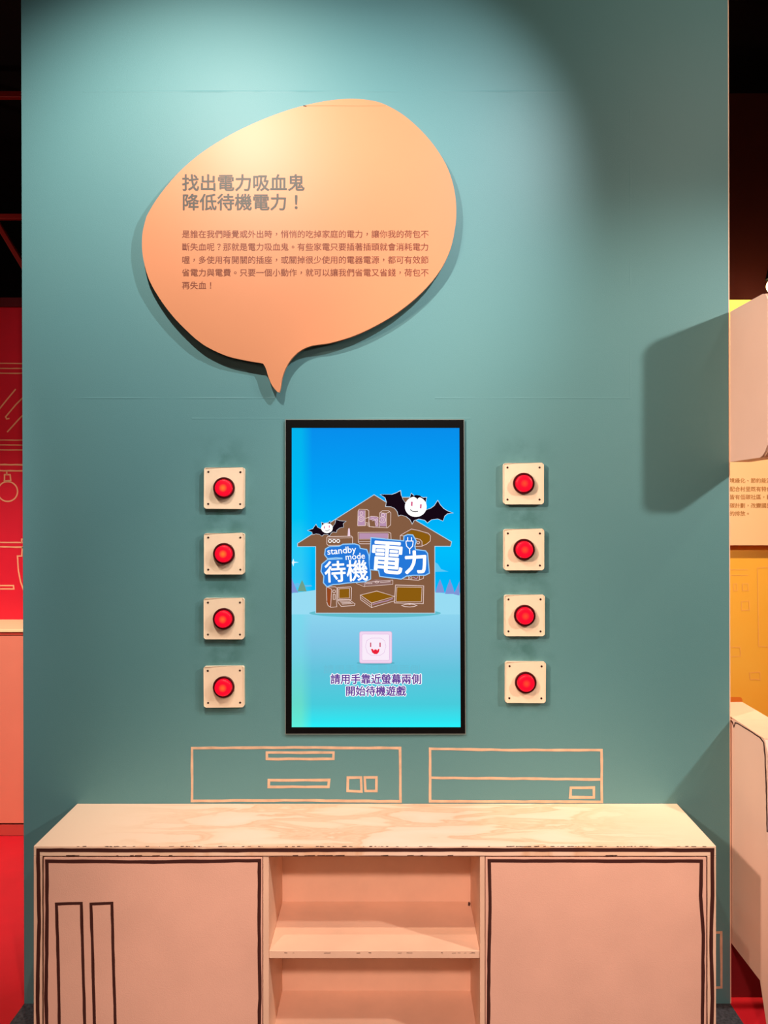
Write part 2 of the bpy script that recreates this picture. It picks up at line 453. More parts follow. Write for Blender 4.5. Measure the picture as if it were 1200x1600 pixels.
# roof truss in the dark above the kitchen
YR = 2.1
t = thing('roof_truss', 'dark red steel truss hanging in the black space at upper left', 'truss', (P(-60, 240, YR).x, YR, P(0, 340, YR).z))
def bar(a, b, r, m, parent, name):
    bm = bmesh.new(); a, b = Vector(a), Vector(b); d = (b - a)
    rr = bmesh.ops.create_cube(bm, size=1.0)
    bmesh.ops.scale(bm, vec=(r, r, d.length), verts=rr['verts'])
    bmesh.ops.transform(bm, matrix=Matrix.Translation((a + b) / 2) @ d.to_track_quat('Z', 'Y').to_matrix().to_4x4(), verts=rr['verts'])
    bmesh.ops.bevel(bm, geom=list(bm.edges), offset=r * .12, segments=1, affect='EDGES')
    return obj(name, bm, m, parent)
bar(P(-500, 149, YR), P(160, 149, YR), .036, M['truss'], t, 'chord')
bar(P(-500, 339, YR), P(160, 339, YR), .03, M['truss'], t, 'chord')
bar(P(-90, 205, YR + .03), P(90, 505, YR + .03), .028, M['truss'], t, 'brace')
bar(P(-90, 339, YR + .03), P(-170, 149, YR + .03), .026, M['truss'], t, 'brace')

# orange wall on the right with its cream panel
YO = 1.10
wr = boxobj('wall_right', P(1080, 0, YO).x, 4.8, YO, YO + 0.1, 0, P(0, 470, YO).z, M['orange']); tag(wr, 'orange wall of the neighbouring display', kind='structure')
boxobj('cap_board', P(1080, 0, YO).x, 4.8, YO - 0.006, YO + 0.1, P(0, 560, YO).z, P(0, 469, YO).z, M['yellow'], wr)
g = Flat(YO - .001, .0003)
c6 = lambda pts: [(1040 + x / 4, 840 + y / 4) for x, y in pts]
for pl in ([(475, 400), (522, 395), (524, 452), (475, 455)], [(400, 685), (465, 685), (470, 740), (400, 745)], [(525, 845), (590, 840), (592, 890), (560, 885), (530, 888)],
           [(480, 290), (515, 288), (518, 330), (482, 332)], [(425, 290), (445, 288), (448, 330), (425, 332)]):
    g.line(c6(pl), 1.4, M['orange_faint'], closed=True)
for pl in ([(400, 200), (515, 200)], [(400, 235), (515, 235)], [(575, 190), (582, 680), (700, 684)], [(575, 190), (700, 180)]):
    g.line(c6(pl), 1.4, M['orange_faint'])
tag(g.build('painted_outline', wr), 'very faint pale line drawing on orange')
m_tab = mat('deep_orange', (238, 128, 40), .5)
g = Flat(YO - .0015, .0003); g.poly(rrect(1120, 1089, 1160, 1118, 5), m_tab); g.build('painted_patch', wr)
YP = YO - .045
t = thing('text_panel', 'cream panel with brown Chinese text on the orange wall at the right edge', 'panel', tuple(P(1170, 852, YP)))
bm = bmesh.new(); prism(bm, [P(x, y, YP) for x, y in rrect(1085, 500, 1330, 852, 9)], (0, .036, 0))
obj('board', bm, mat('cream_panel', (252, 200, 150), .5), t)
g = Flat(YP - .0005, .0002); tm = mat('faded_brown_print', (176, 118, 60), .6)
for s, y in (('環境綠化、節約能源', 751), ('，配合村里既有特色', 764.3), ('國皆有低碳社區，藉', 776.8), ('低碳計劃，改變國民', 790), ('量的排放。', 802.5)):
    x0 = 1131.7; put_text(g, s, x0, x0 + 8.25 * len(s), y, tm, .12)
g.build('printed_text', t)

# dark backdrop behind the orange wall, with a bare lamp in front of it
bd = boxobj('wall_far', -4.8, 4.8, 4.2, 4.3, 0, 3.9, M['night']); tag(bd, 'unlit black wall far behind', kind='structure')
bd2 = boxobj('wall_rear', P(1090, 0, 1.6).x, 4.8, 1.9, 1.98, 0, 3.6, M['backdrop']); tag(bd2, 'dark red-brown wall behind the orange wall', kind='structure')
LP = P(1209, 447, 1.55)
t = thing('spot_lamp', 'glowing warm lamp at the right edge above the yellow wall top', 'lamp', tuple(LP))
bm = bmesh.new(); bmesh.ops.create_uvsphere(bm, u_segments=20, v_segments=12, radius=.034)
bmesh.ops.translate(bm, vec=LP, verts=bm.verts); obj('bulb', bm, emat((255, 220, 150), 14.0), t, True)
bm = bmesh.new(); bmesh.ops.create_cone(bm, cap_ends=True, segments=20, radius1=.038, radius2=.024, depth=.07)
bmesh.ops.translate(bm, vec=LP + Vector((0, 0, .068)), verts=bm.verts); obj('socket', bm, M['black'], t)
boxobj('stem', LP.x - .006, LP.x + .006, LP.y - .006, LP.y + .006, LP.z + .1, 3.9, M['black'], t)
pl = bpy.data.lights.new('bulb_light', 'POINT'); pl.energy = 26; pl.color = (1, .55, .3); pl.shadow_soft_size = .036
po = bpy.data.objects.new('bulb_light', pl); C.objects.link(po); po.location = LP + Vector((0, .0, 0)); 
po.parent = t; po.matrix_parent_inverse = t.matrix_basis.inverted()

# ------------------------------------------------------------------ painted outlines on the teal wall
def drawing(label, lines, wdt=3.9, seed=0):
    bm = bmesh.new()
    for i, (pts, closed) in enumerate(lines):
        for q in ribbon2d(pts, wdt, closed, .22, 16, seed + i):
            prism(bm, [P(x, y, -.0008) for x, y in q], (0, .0008, 0))
    o = obj('painted_outline', bm, M['line'], wall); tag(o, label); return o
R4 = lambda a, b, c, d: ([(a, b), (c, b), (c, d), (a, d)], True)
drawing('beige painted outline of a wide player with two slots and two square keys', [
    ([(300, 1169), (460, 1168), (625, 1169), (626, 1252.5), (460, 1250.5), (300, 1251.5)], True), R4(417, 1176, 521, 1186), ([(420, 1219), (514, 1219), (513, 1229.5), (420, 1229.5)], True),
    ([(543.5, 1215), (564, 1215), (565, 1237), (543, 1236)], True), ([(570, 1215), (588, 1215), (588, 1236), (571, 1236)], True)], seed=3)
drawing('beige painted outline of a box in two tiers with a small window', [
    ([(672, 1170), (800, 1172), (940, 1172), (940.5, 1253), (800, 1252.5), (672, 1252)], True), ([(674, 1215.5), (800, 1216.5), (938, 1218)], False), ([(892, 1231), (928, 1230.5), (928, 1246), (891, 1246)], True)], seed=30)
drawing('beige painted outline of a tall narrow socket by the cabinet side', [([(1085, 1458), (1127, 1457), (1127.5, 1543), (1085, 1544)], True)], 3.6, seed=60)

# ------------------------------------------------------------------ speech bubble sign
YB = -0.028
t = thing('speech_bubble_sign', 'large peach speech bubble board with Chinese text on the teal wall', 'sign', tuple(P(436, 613, YB)))
body = [(229, 338), (245, 311), (274, 275), (308, 244), (348.5, 217), (389, 196), (434, 177.5), (474.5, 165), (515, 157), (551, 154.4), (582.5, 157.5), (605, 165),
        (632, 181), (659, 205), (681.5, 232), (699.5, 263), (710, 297.5), (713, 333.5), (709.5, 365), (702, 394), (686, 425), (659, 457), (623, 487), (587, 509), (551, 525.5), (515, 536),
        (488, 540), (470, 547.5), (456, 560), (447, 574), (441, 590), (438.5, 606), (436.5, 613)]
body2 = [(433, 612), (425, 602), (419, 588), (415.5, 576), (411, 568)]
body3 = [(409, 567.5), (383, 563), (357, 557), (333, 547), (310, 533), (281, 506), (262, 484), (246, 461), (233, 437), (225.5, 412), (222, 388), (223, 362)]
full = spline(body[:], 4, False) + spline(body2, 3, False) + spline(body3 + [(229, 338)], 4, False)[:-1]
def bubble_layer(y0, y1, mats):
    bm = bmesh.new(); prism(bm, [Vector((P(x, y, YB).x, y0, P(x, y, YB).z)) for x, y in full], (0, y1 - y0, 0)); return bm
obj('board', bubble_layer(YB, YB + .012, 0), M['peach'], t)
obj('standoff', (lambda b: (prism(b, [Vector((P(614 + (x - 614) * .86 - 18, 776 + (y - 776) * .93 - 30, YB).x, YB + .0125, P(0, 776 + (y - 776) * .86 - 60 , YB).z)) for x, y in circ(467, 350, 150, 28)], (0, -YB - .013, 0)), b)[1])(bmesh.new()), M['black'], t)
g = Flat(YB - .0004, .0002)
put_text(g, '找出電力吸血鬼', 284, 476.5, 286, M['title'], .55)
put_text(g, '降低待機電力！', 284, 476.5, 316.3, M['title'], .55)
tag(g.build('title_text', t), 'grey brown heading in two lines')
g = Flat(YB - .0004, .0002)
for s, y, x1_ in (('是誰在我們睡覺或外出時，悄悄的吃掉家庭的電力，讓你我的荷包不', 366, 669.5), ('斷失血呢？那就是電力吸血鬼。有些家電只要插著插頭就會消耗電力', 386, 668.5),
              ('喔，多使用有開關的插座，或關掉很少使用的電器電源，都可有效節', 406.3, 669), ('省電力與電費。只要一個小動作，就可以讓我們省電又省錢，荷包不', 426.2, 669.5), ('再失血！', 446.2, 329.5)):
    put_text(g, s, 284, 284 + 12.87 * len(s), y, M['print'], .12)
tag(g.build('body_text', t), 'brown body text in five lines')
g = Flat(YB - .0003, .0002); g.line([(475, 165.3), (520, 165), (560, 165.4), (603, 165.2)], .8, mat('joint_brown', (190, 120, 80), .7), wob=.5, step=8)
g.line([(474, 165), (479, 166)], 1.4, M['ink']); g.build('joint_line', t)

# ------------------------------------------------------------------ display
t = thing('display_screen', 'upright lit display with black frame showing a brown house on blue', 'screen', tuple(P(586, 1147, 0)))
bm = bmesh.new()
outer = [(446, 655.5), (725, 655.5), (727.5, 1147), (446, 1147)]
inner = [(455.5, 668.5), (718, 668.5), (720, 1137), (455.5, 1137)]
yo, yi = -.006, -.0005
for i in range(4):
    j = (i + 1) % 4
    prism(bm, [P(*outer[i], yo), P(*outer[j], yo), P(*inner[j], yo), P(*inner[i], yo)], (0, .006, 0))
obj('frame', bm, M['black'], t)
g = Flat(-.0062, .0001); g.line([(446, 655.5), (725, 655.5), (727.5, 1147), (446, 1147)], .9, mat('pale_frame_edge', (120, 132, 128), .5), closed=True); g.build('edge_line', t)  # thin pale line round the frame's outer edge
# backlit panel: the picture's own gradients
def screen_material():
    m = bpy.data.materials.new('backlit_picture'); m.use_nodes = True
    nt = m.node_tree; nt.nodes.remove(nt.nodes['Principled BSDF']); N = nt.nodes.new; Lk = nt.links.new
    geo = N('ShaderNodeNewGeometry'); sp = N('ShaderNodeSeparateXYZ'); Lk(geo.outputs['Position'], sp.inputs[0])
    r = N('ShaderNodeMapRange'); Lk(sp.outputs[2], r.inputs[0])
    r.inputs[1].default_value = P(0, 668, 0).z; r.inputs[2].default_value = P(0, 1137, 0).z
    cr = N('ShaderNodeValToRGB'); Lk(r.outputs[0], cr.inputs[0]); e = cr.color_ramp.elements
    e[0].position = 0; e[0].color = lin((8, 142, 236)); e[1].position = 1; e[1].color = lin((40, 244, 252))
    for py, c in ((760, (0, 162, 246)), (860, (0, 190, 252)), (900, (0, 180, 250)), (926, (0, 190, 248)), (927, (150, 222, 244)), (1000, (128, 200, 232)), (1050, (96, 196, 220)), (1100, (72, 204, 220)), (1125, (50, 228, 240))):
        q = e.new((py - 668) / 469); q.color = lin(c)
    rx = N('ShaderNodeMapRange'); Lk(sp.outputs[0], rx.inputs[0])
    rx.inputs[1].default_value = P(488, 0, 0).x; rx.inputs[2].default_value = P(470, 0, 0).x
    rx.inputs[3].default_value = 0; rx.inputs[4].default_value = .45
    cl = N('ShaderNodeValToRGB'); Lk(r.outputs[0], cl.inputs[0]); e = cl.color_ramp.elements
    e[0].position = 0.3; e[0].color = lin((0, 214, 240)); e[1].position = .95; e[1].color = lin((130, 240, 170))
    q = e.new(.75); q.color = lin((120, 226, 235))
    mx = N('ShaderNodeMix'); mx.data_type = 'RGBA'; Lk(rx.outputs[0], mx.inputs[0]); Lk(cr.outputs[0], mx.inputs[6]); Lk(cl.outputs[0], mx.inputs[7])
    em = N('ShaderNodeEmission'); Lk(mx.outputs[2], em.inputs[0]); Lk(em.outputs[0], nt.nodes['Material Output'].inputs[0])
    return m
bm = bmesh.new(); prism(bm, [P(*p, yi) for p in inner], (0, .0004, 0)); obj('panel', bm, screen_material(), t)

WHITE = emat((255, 255, 255), 1.15); PALE = emat((238, 208, 226)); PLINE = emat((240, 214, 208)); BRN = emat((132, 92, 66)); OCH = emat((140, 92, 16)); LIL = emat((186, 146, 178))
BLUE = emat((38, 120, 216)); SKYB = emat((150, 206, 250)); INK = emat((22, 8, 20)); PURP = emat((98, 58, 150)); SNOW = emat((152, 220, 243))
k = -.0010
g = Flat(k, .0001)
g.poly([(455.5, 927), (475, 924.5), (500, 921), (540, 916), (585, 913), (640, 917), (680, 925), (700, 928), (718.5, 931), (718.8, 960), (455.5, 960)], SNOW)
g.up()
tree = emat((128, 150, 214)); treeg = emat((110, 160, 140))
def fir(cx, y0, y1, wd, m):
    g.poly([(cx, y0), (cx + wd * .32, y0 + (y1 - y0) * .55), (cx + wd * .5, y1), (cx - wd * .5, y1), (cx - wd * .32, y0 + (y1 - y0) * .55)], m)
g.poly([(455.6, 904), (460, 912), (466, 911), (472, 914), (486, 914), (488, 916), (480, 917), (455.6, 918)], emat((96, 190, 240)))
g.poly([(679, 878), (684, 881), (689, 889), (694, 891), (701, 893), (679, 893.5)], emat((96, 200, 244)))
g.up()
fir(456.4, 903, 927, 1.5, tree); g.poly([(455.6, 903), (460, 914), (466, 926), (455.6, 926)], tree); fir(472, 906, 924, 14, treeg)
fir(687.5, 905, 926, 14, tree); fir(703, 905, 928, 15, tree); g.poly([(718, 908), (718, 930.5), (709, 928.5), (713, 920)], tree)
g.up()
g.poly(circ(586, 958, 103, 40, 7), emat((100, 190, 206)))
g.up()
star = emat((230, 250, 255)); g.poly([(456, 879), (458.5, 873), (459.6, 877.6), (467, 878.5), (459.6, 879.6), (458.5, 885)], star)
tag(g.build('landscape_graphic', t), 'pale snow field with fir trees')

g = Flat(k - .0006, .0001)
house = [(584.5, 773), (628, 800), (628, 777), (650, 777), (650, 813.5), (705.5, 846.5), (704, 853.5), (679.3, 853.5), (679.5, 958), (493.3, 958), (493.3, 854), (465, 854), (465, 849)]
g.poly(house, BRN); g.up(); g.line(house, 1.0, emat((186, 214, 232)), closed=True); g.up()
c4 = lambda pts: [(450 + x / 8, 760 + y / 8) for x, y in pts]          # upper-left detail
c5 = lambda pts: [(560 + x / 7.5, 760 + y / 7.5) for x, y in pts]      # upper-right detail
def L4(pts, wd=.75, m=PLINE, closed=False): g.line(c4(pts), wd, m, closed)
def L5(pts, wd=.75, m=PLINE, closed=False): g.line(c5(pts), wd, m, closed)
# fills
g.poly(c4([(880, 300), (960, 300), (960, 490), (870, 490)]), LIL)
g.poly(c5([(262, 310), (325, 318), (325, 470), (250, 465)]), LIL)
g.poly(c4([(890, 585), (1250, 585), (1250, 650), (890, 655)]), LIL)
g.poly(c5([(150, 350), (235, 365), (235, 470), (200, 470), (190, 400), (120, 385)]), LIL)
g.poly(c5([(520, 575), (630, 510), (750, 540), (840, 575), (840, 650), (760, 690), (740, 640)]), OCH)
g.poly(c4([(630, 1275), (770, 1275), (770, 1395), (630, 1400)]), OCH)
g.poly(c4([(910, 1355), (1110, 1310), (1330, 1380), (1045, 1455)]), OCH)
g.poly(c5([(448, 1175), (745, 1175), (735, 1352), (440, 1355)]), OCH)
g.poly(c4([(490, 1260), (545, 1280), (540, 1500), (510, 1490), (490, 1440)]), emat((150, 70, 30)))
g.poly(c4([(895, 1215), (1100, 1160), (1290, 1180), (1290, 1230), (960, 1240)]), emat((142, 108, 104)))
g.up()
# speakers
L4([(870, 490), (875, 310), (890, 285), (990, 290), (1010, 305), (1010, 500)]); L4([(965, 300), (965, 490), (870, 493)]); L4(circ(913, 402, 36, 18), .8, PLINE, True); L4(circ(913, 402, 16, 12), .6, PLINE, True); L4(circ(918, 335, 18, 12), .7, PLINE, True)
L4([(970, 400), (1010, 385)]); L4([(975, 490), (975, 450), (995, 455), (995, 495)], .6); L4([(1010, 400), (1010, 500), (1080, 510)])
L5([(130, 470), (120, 365), (150, 350), (210, 352), (235, 365)]); L5(circ(215, 395, 14, 10), .6, PLINE, True); L5(circ(215, 440, 16, 10), .6, PLINE, True); L5([(120, 470), (240, 480), (340, 485), (378, 450), (380, 310), (355, 285), (280, 285), (250, 310), (245, 478)])
L5([(330, 480), (330, 315), (262, 308)]); L5([(330, 315), (368, 295)]); L5(circ(283, 392, 36, 18), .8, PLINE, True); L5(circ(283, 392, 16, 12), .6, PLINE, True); L5(circ(288, 335, 18, 12), .7, PLINE, True)
L5([(140, 390), (170, 375), (200, 395), (160, 405)], .6)
# air conditioner
L4([(875, 575), (1255, 572), (1285, 585), (1290, 720)]); L4([(875, 575), (880, 700), (905, 718), (1030, 718)]); L4([(890, 660), (1250, 655), (1255, 590)], .6); L4([(885, 690), (1040, 690)], .6)
# router
L4([(485, 640), (495, 628), (795, 622), (808, 640), (806, 720), (790, 735), (505, 738), (485, 720)], .8, PLINE, True); L4([(500, 650), (800, 642)], .5)
for x in (525, 577, 627): L4(circ(x, 682, 19, 14), 1.0, WHITE, True)
g.poly(c4([(745, 620), (752, 530), (762, 520), (772, 530), (778, 620)]), PALE)
# rice cooker on the right
L5([(490, 575), (540, 545), (620, 500), (700, 515), (820, 550), (845, 580), (842, 640), (800, 675), (745, 700)]); L5([(490, 575), (490, 640), (520, 670)]); L5([(490, 575), (600, 590), (720, 620), (745, 645), (745, 700), (650, 705)]); L5(circ(700, 658, 16, 12), .9, PLINE, True)
# lower appliances
L4([(485, 1430), (480, 1270), (495, 1255), (590, 1255), (612, 1270), (605, 1450), (610, 1505), (535, 1512), (500, 1490), (483, 1440)]); L4([(495, 1260), (545, 1285), (532, 1505)]); L4(circ(576, 1312, 18, 12), .8, PLINE, True)
L4([(565, 1350), (590, 1350), (590, 1412), (565, 1412)], .8, PLINE, True)
L4([(620, 1265), (785, 1255), (795, 1270), (790, 1415), (620, 1415)], .8, PLINE, True); L4([(637, 1280), (770, 1275), (768, 1395), (637, 1400)], .6, PLINE, True)
L4([(620, 1425), (770, 1420), (838, 1470), (830, 1490), (665, 1500), (625, 1450)], .8, PLINE, True)
for i in range(3): L4([(645 + i * 14, 1440 + i * 16), (775 + i * 16, 1436 + i * 14)], .8, PLINE)
L4([(905, 1358), (1110, 1308), (1335, 1375), (1045, 1458)], .8, PLINE, True); L4([(905, 1358), (908, 1415), (1045, 1515), (1335, 1430), (1335, 1375)]); L4([(1045, 1458), (1045, 1515)]); L4([(905, 1385), (1043, 1488)], .6); L4([(1060, 1475), (1150, 1450), (1240, 1430), (1310, 1400)], 1.4, LIL)
L5([(435, 1155), (765, 1165), (760, 1375), (422, 1365)], .9, PLINE, True); L5([(450, 1178), (745, 1182), (738, 1352), (442, 1352)], .6, PLINE, True)
L5([(600, 1375), (600, 1385)], 3); L5(circ(595, 1395, 92, 24) if False else [(505, 1395), (550, 1382), (600, 1378), (650, 1382), (688, 1395), (650, 1408), (600, 1413), (540, 1408)], .9, PLINE, True)
L4([(850, 1210), (955, 1255), (965, 1200), (1310, 1170), (1310, 1225), (960, 1250)], .6)
for i in range(4): L4(circ(985 + i * 20, 1212, 5, 6), .5, PLINE, True)
L4(circ(1110, 1195, 22, 10, 12), .8, PLINE, True); L4([(1150, 1200), (1280, 1190)], .8)
L5([(520, 1040), (522, 1085), (700, 1100), (760, 1080), (770, 1020)]); L5([(590, 1040), (590, 1090)]); L5([(715, 1030), (715, 1095)]); L5(circ(615, 1070, 14, 10), .6, PLINE, True); L5([(640, 1060), (680, 1085), (700, 1055)], 1.2, LIL)
tag(g.build('house_graphic', t), 'brown house full of pale appliance outlines')

# bats
g = Flat(k - .0012, .0001)
bb = c5([(255, 95), (390, 95), (445, 75), (495, 48), (502, 105), (520, 150), (548, 190), (600, 180), (605, 130), (620, 80), (655, 112), (700, 105), (755, 130), (800, 128), (790, 180), (795, 275), (850, 255), (890, 225), (930, 163), (960, 215), (1000, 260), (1050, 290), (1112, 312),
         (1045, 320), (1010, 350), (990, 405), (930, 380), (860, 388), (808, 428), (775, 395), (710, 382), (655, 398), (630, 442), (605, 390), (555, 350), (500, 335), (468, 348), (455, 295), (425, 258), (380, 238), (318, 236), (328, 180), (310, 130)])
g.poly(bb, INK); g.line(bb, .8, emat((220, 232, 246)), closed=True); g.up()
g.poly(c5(circ(672, 238, 128, 30, 120)), WHITE); g.up()
g.poly(c5([(636, 118), (662, 126), (682, 140), (690, 156), (698, 140), (718, 128), (748, 130), (720, 106), (672, 100)]), INK); PK = emat((214, 80, 130))
g.poly(c5([(618, 178), (636, 180), (634, 232), (616, 228)]), PK); g.poly(c5([(724, 208), (742, 210), (738, 260), (720, 256)]), PK)
g.line(c5([(608, 272), (635, 292), (665, 298), (700, 292)]), 1.3, INK)
tag(g.build('bat_graphic', t), 'larger black bat with a round white face, above the roof')
g = Flat(k - .0012, .0001)
sb = c4([(243, 550), (310, 530), (350, 473), (372, 512), (415, 532), (425, 500), (418, 448), (450, 462), (505, 452), (525, 430), (530, 470), (560, 505), (590, 460), (598, 412), (650, 430), (727, 435), (690, 465), (695, 510), (650, 518), (612, 545), (605, 575), (560, 570), (535, 590), (520, 618),
         (490, 600), (450, 600), (425, 622), (395, 600), (350, 593), (310, 605), (298, 570)])
g.poly(sb, INK); g.line(sb, .6, emat((220, 232, 246)), closed=True); g.up()
g.poly(c4(circ(487, 522, 72, 24, 62)), WHITE); g.up()
g.poly(c4([(448, 498), (460, 500), (460, 528), (448, 526)]), PK); g.poly(c4([(510, 488), (521, 488), (522, 516), (511, 516)]), PK); g.line(c4([(465, 550), (490, 556), (522, 540)]), .8, INK)
tag(g.build('bat_graphic', t), 'smaller black bat with a round white face, at the left eave')

# logo lettering with blue halos
g = Flat(k - .0016, .0001)
h1 = c4([(470, 850), (478, 790), (520, 765), (640, 760), (690, 735), (830, 730), (880, 745), (895, 785), (975, 800), (1000, 870), (1005, 960), (1020, 1080), (1020, 1150), (960, 1180), (740, 1195), (640, 1210), (560, 1215), (490, 1240), (455, 1200), (460, 1120), (425, 1060), (435, 980), (500, 925), (600, 920), (690, 915), (685, 885), (600, 880), (500, 890)])
h2 = c5([(158, 612), (330, 630), (540, 650), (545, 590), (580, 575), (630, 580), (665, 640), (650, 700), (660, 750), (780, 765), (800, 790), (820, 1010), (780, 1030), (640, 1030), (560, 1040), (500, 1075), (260, 1045), (245, 975), (140, 965), (135, 880), (150, 760)])
for h in (h1, h2): g.line(h, 4.6, SKYB, closed=True)
g.up()
for h in (h1, h2): g.poly(h, BLUE)
for h in (h1, h2): g.line(h, 1.4, BLUE, closed=True)
g.up()
put_text(g, 'standby', 511.5, 556.5, 861.5, WHITE, .1, ang=-5)
put_text(g, 'mode', 540, 570, 869.2, WHITE, .1, ang=-4)
put_text(g, '待機', 506.5, 575.5, 893, WHITE, .5, ang=-3, height=31)
put_text(g, '電', 577.5, 631, 871.5, WHITE, .95, ang=4, height=49)
put_text(g, '力', 631, 669, 879, WHITE, 1.1, ang=-3, height=33)
# plug standing on the last character
g.line(c5([(560, 640), (640, 640), (640, 660), (635, 700), (600, 735), (565, 700), (558, 660)]), 1.3, WHITE, closed=True)
g.line(c5([(578, 595), (578, 640)]), 1.2, WHITE); g.line(c5([(622, 595), (622, 640)]), 1.2, WHITE); g.line(c5([(600, 735), (602, 790)]), 1.6, WHITE)
g.build('logo_lettering', t)

# smiling wall socket icon and the two lines below it
g = Flat(k - .0006, .0001)
g.poly(circ(587, 1036, 30, 24, 3), emat((90, 176, 196))); g.up()
g.poly(rrect(561.5, 986.5, 612.5, 1036.5, 3), emat((226, 178, 214))); g.up()
g.poly(rrect(562.3, 987, 611.8, 1035.5, 3), emat((242, 214, 240))); g.up()
g.poly(rrect(565.5, 991, 608.5, 1032, 2.5), emat((250, 236, 250))); g.line(rrect(565.5, 991, 608.5, 1032, 2.5), .7, emat((222, 176, 220)), closed=True); g.up()
g.line([(571, 1010), (573, 1001), (580, 997), (595, 997), (601, 1001), (603, 1010), (600, 1020), (594, 1024), (580, 1024), (574, 1020)], .6, emat((226, 190, 226)), closed=True)
rd = emat((200, 44, 84)); rl = emat((236, 36, 60))
g.poly([(578.3, 1004), (580, 1004), (580, 1011), (578.3, 1011)], rd); g.poly([(593, 1004), (594.8, 1004), (594.8, 1011), (593, 1011)], rd)
g.poly([(579.5, 1014), (582.5, 1014), (584, 1016.5), (585.5, 1014.6), (588, 1014.6), (589.5, 1016.5), (591, 1014), (593, 1014), (592, 1019), (589, 1022), (585, 1022), (581.5, 1019.5)], rl)
tag(g.build('socket_graphic', t), 'pale lilac wall socket icon with a red smile')
g = Flat(k - .0004, .0001)
put_text(g, '請用手靠近螢幕兩側', 505, 657, 1046, emat((104, 192, 216)), .3, height=13)
g.up()
for s, a, b, y in (('請用手靠近螢幕兩側', 516.5, 658.5, 1061.3), ('開始待機遊戲', 540, 634, 1080)):
    put_text(g, s, a - .3, b + .3, y, WHITE, 1.4, height=14.4)
g.up()
for s, a, b, y in (('請用手靠近螢幕兩側', 516.5, 658.5, 1061.3), ('開始待機遊戲', 540, 634, 1080)):
    put_text(g, s, a - .3, b + .3, y, PURP, .38, height=14.4)
g.build('caption_text', t)

# ------------------------------------------------------------------ push buttons
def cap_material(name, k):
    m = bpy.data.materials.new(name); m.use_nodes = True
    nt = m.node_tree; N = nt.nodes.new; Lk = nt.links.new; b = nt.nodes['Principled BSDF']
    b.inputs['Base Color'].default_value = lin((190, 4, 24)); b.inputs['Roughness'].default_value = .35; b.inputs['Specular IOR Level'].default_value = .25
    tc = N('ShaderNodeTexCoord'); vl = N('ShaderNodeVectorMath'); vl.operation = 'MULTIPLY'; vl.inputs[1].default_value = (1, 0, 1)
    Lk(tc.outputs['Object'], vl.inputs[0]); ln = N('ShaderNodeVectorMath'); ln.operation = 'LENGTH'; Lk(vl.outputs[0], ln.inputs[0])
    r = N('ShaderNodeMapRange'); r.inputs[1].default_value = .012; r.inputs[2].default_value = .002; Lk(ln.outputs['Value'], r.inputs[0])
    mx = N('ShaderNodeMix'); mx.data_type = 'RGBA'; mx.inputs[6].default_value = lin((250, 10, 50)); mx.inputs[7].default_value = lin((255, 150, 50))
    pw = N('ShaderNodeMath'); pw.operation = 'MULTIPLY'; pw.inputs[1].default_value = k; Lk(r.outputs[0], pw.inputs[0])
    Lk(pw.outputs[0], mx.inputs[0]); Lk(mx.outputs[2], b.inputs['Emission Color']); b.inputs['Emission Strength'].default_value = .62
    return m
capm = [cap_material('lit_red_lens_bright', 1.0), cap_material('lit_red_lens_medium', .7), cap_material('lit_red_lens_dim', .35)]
pw_ = 31.5 * S
def lathe(prof, n=36):
    bm = bmesh.new(); rings = []
    for r, y in prof:
        rings.append([bm.verts.new((r * math.cos(2 * math.pi * i / n), y, r * math.sin(2 * math.pi * i / n))) for i in range(n)] if r > 0 else [bm.verts.new((0, y, 0))])
    for a, b in zip(rings, rings[1:]):
        for i in range(n):
            if len(b) == 1: bm.faces.new([a[i], a[(i + 1) % n], b[0]])
            else: bm.faces.new([a[i], a[(i + 1) % n], b[(i + 1) % n], b[i]])
    return bm
def make_button():
    o = thing('push_button', '', 'button', (0, 0, 0))
    bm = bmesh.new(); prism(bm, [Vector((x, -.012, z)) for x, z in rrect(-pw_, -pw_, pw_, pw_, .006)], (0, .012, 0))
    es = [e for e in bm.edges if all(abs(v.co.y + .012) < 1e-6 for v in e.verts) and len(e.link_faces) == 2 and any(abs(f.normal.y) < .5 for f in e.link_faces)]
    bm.normal_update()
    es = [e for e in bm.edges if all(abs(v.co.y + .012) < 1e-6 for v in e.verts) and any(abs(f.normal.y) < .5 for f in e.link_faces)]
    bmesh.ops.bevel(bm, geom=es, offset=.0016, segments=2, affect='EDGES')
    obj('plate', bm, M['plate'], o)
    obj('collar', lathe([(.0306, -.0119), (.0306, -.0185), (.0294, -.0200), (.0262, -.0200), (.0245, -.014)]), M['ring'], o, False)
    obj('lens', lathe([(.0236, -.0121), (.0236, -.0265), (.0231, -.0282), (.0216, -.0293), (.016, -.0298), (.008, -.0300), (0, -.0300)]), capm[1], o, True)
    for sx in (-1, 1):
        for sz in (-1, 1):
            bm = lathe([(.0030, -.0119), (.0030, -.0126), (.0018, -.0130), (.0014, -.0126), (0, -.0126)], 10)
            bmesh.ops.translate(bm, vec=(sx * pw_ * .79, 0, sz * pw_ * .79), verts=bm.verts); obj('screw', bm, M['screw'], o)
    return o
proto = make_button()
def copy_tree(o):
    c = o.copy(); C.objects.link(c)
    for ch in o.children:
        q = ch.copy(); C.objects.link(q); q.parent = c; q.matrix_parent_inverse = Matrix.Identity(4)
    return c
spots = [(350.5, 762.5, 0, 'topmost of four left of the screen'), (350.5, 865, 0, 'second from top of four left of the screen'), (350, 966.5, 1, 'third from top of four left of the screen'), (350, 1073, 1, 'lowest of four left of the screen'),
         (818, 755.5, 2, 'topmost of four right of the screen'), (818.5, 858.5, 2, 'second from top of four right of the screen'), (819.5, 961.5, 2, 'third from top of four right of the screen'), (821, 1066, 2, 'lowest of four right of the screen')]
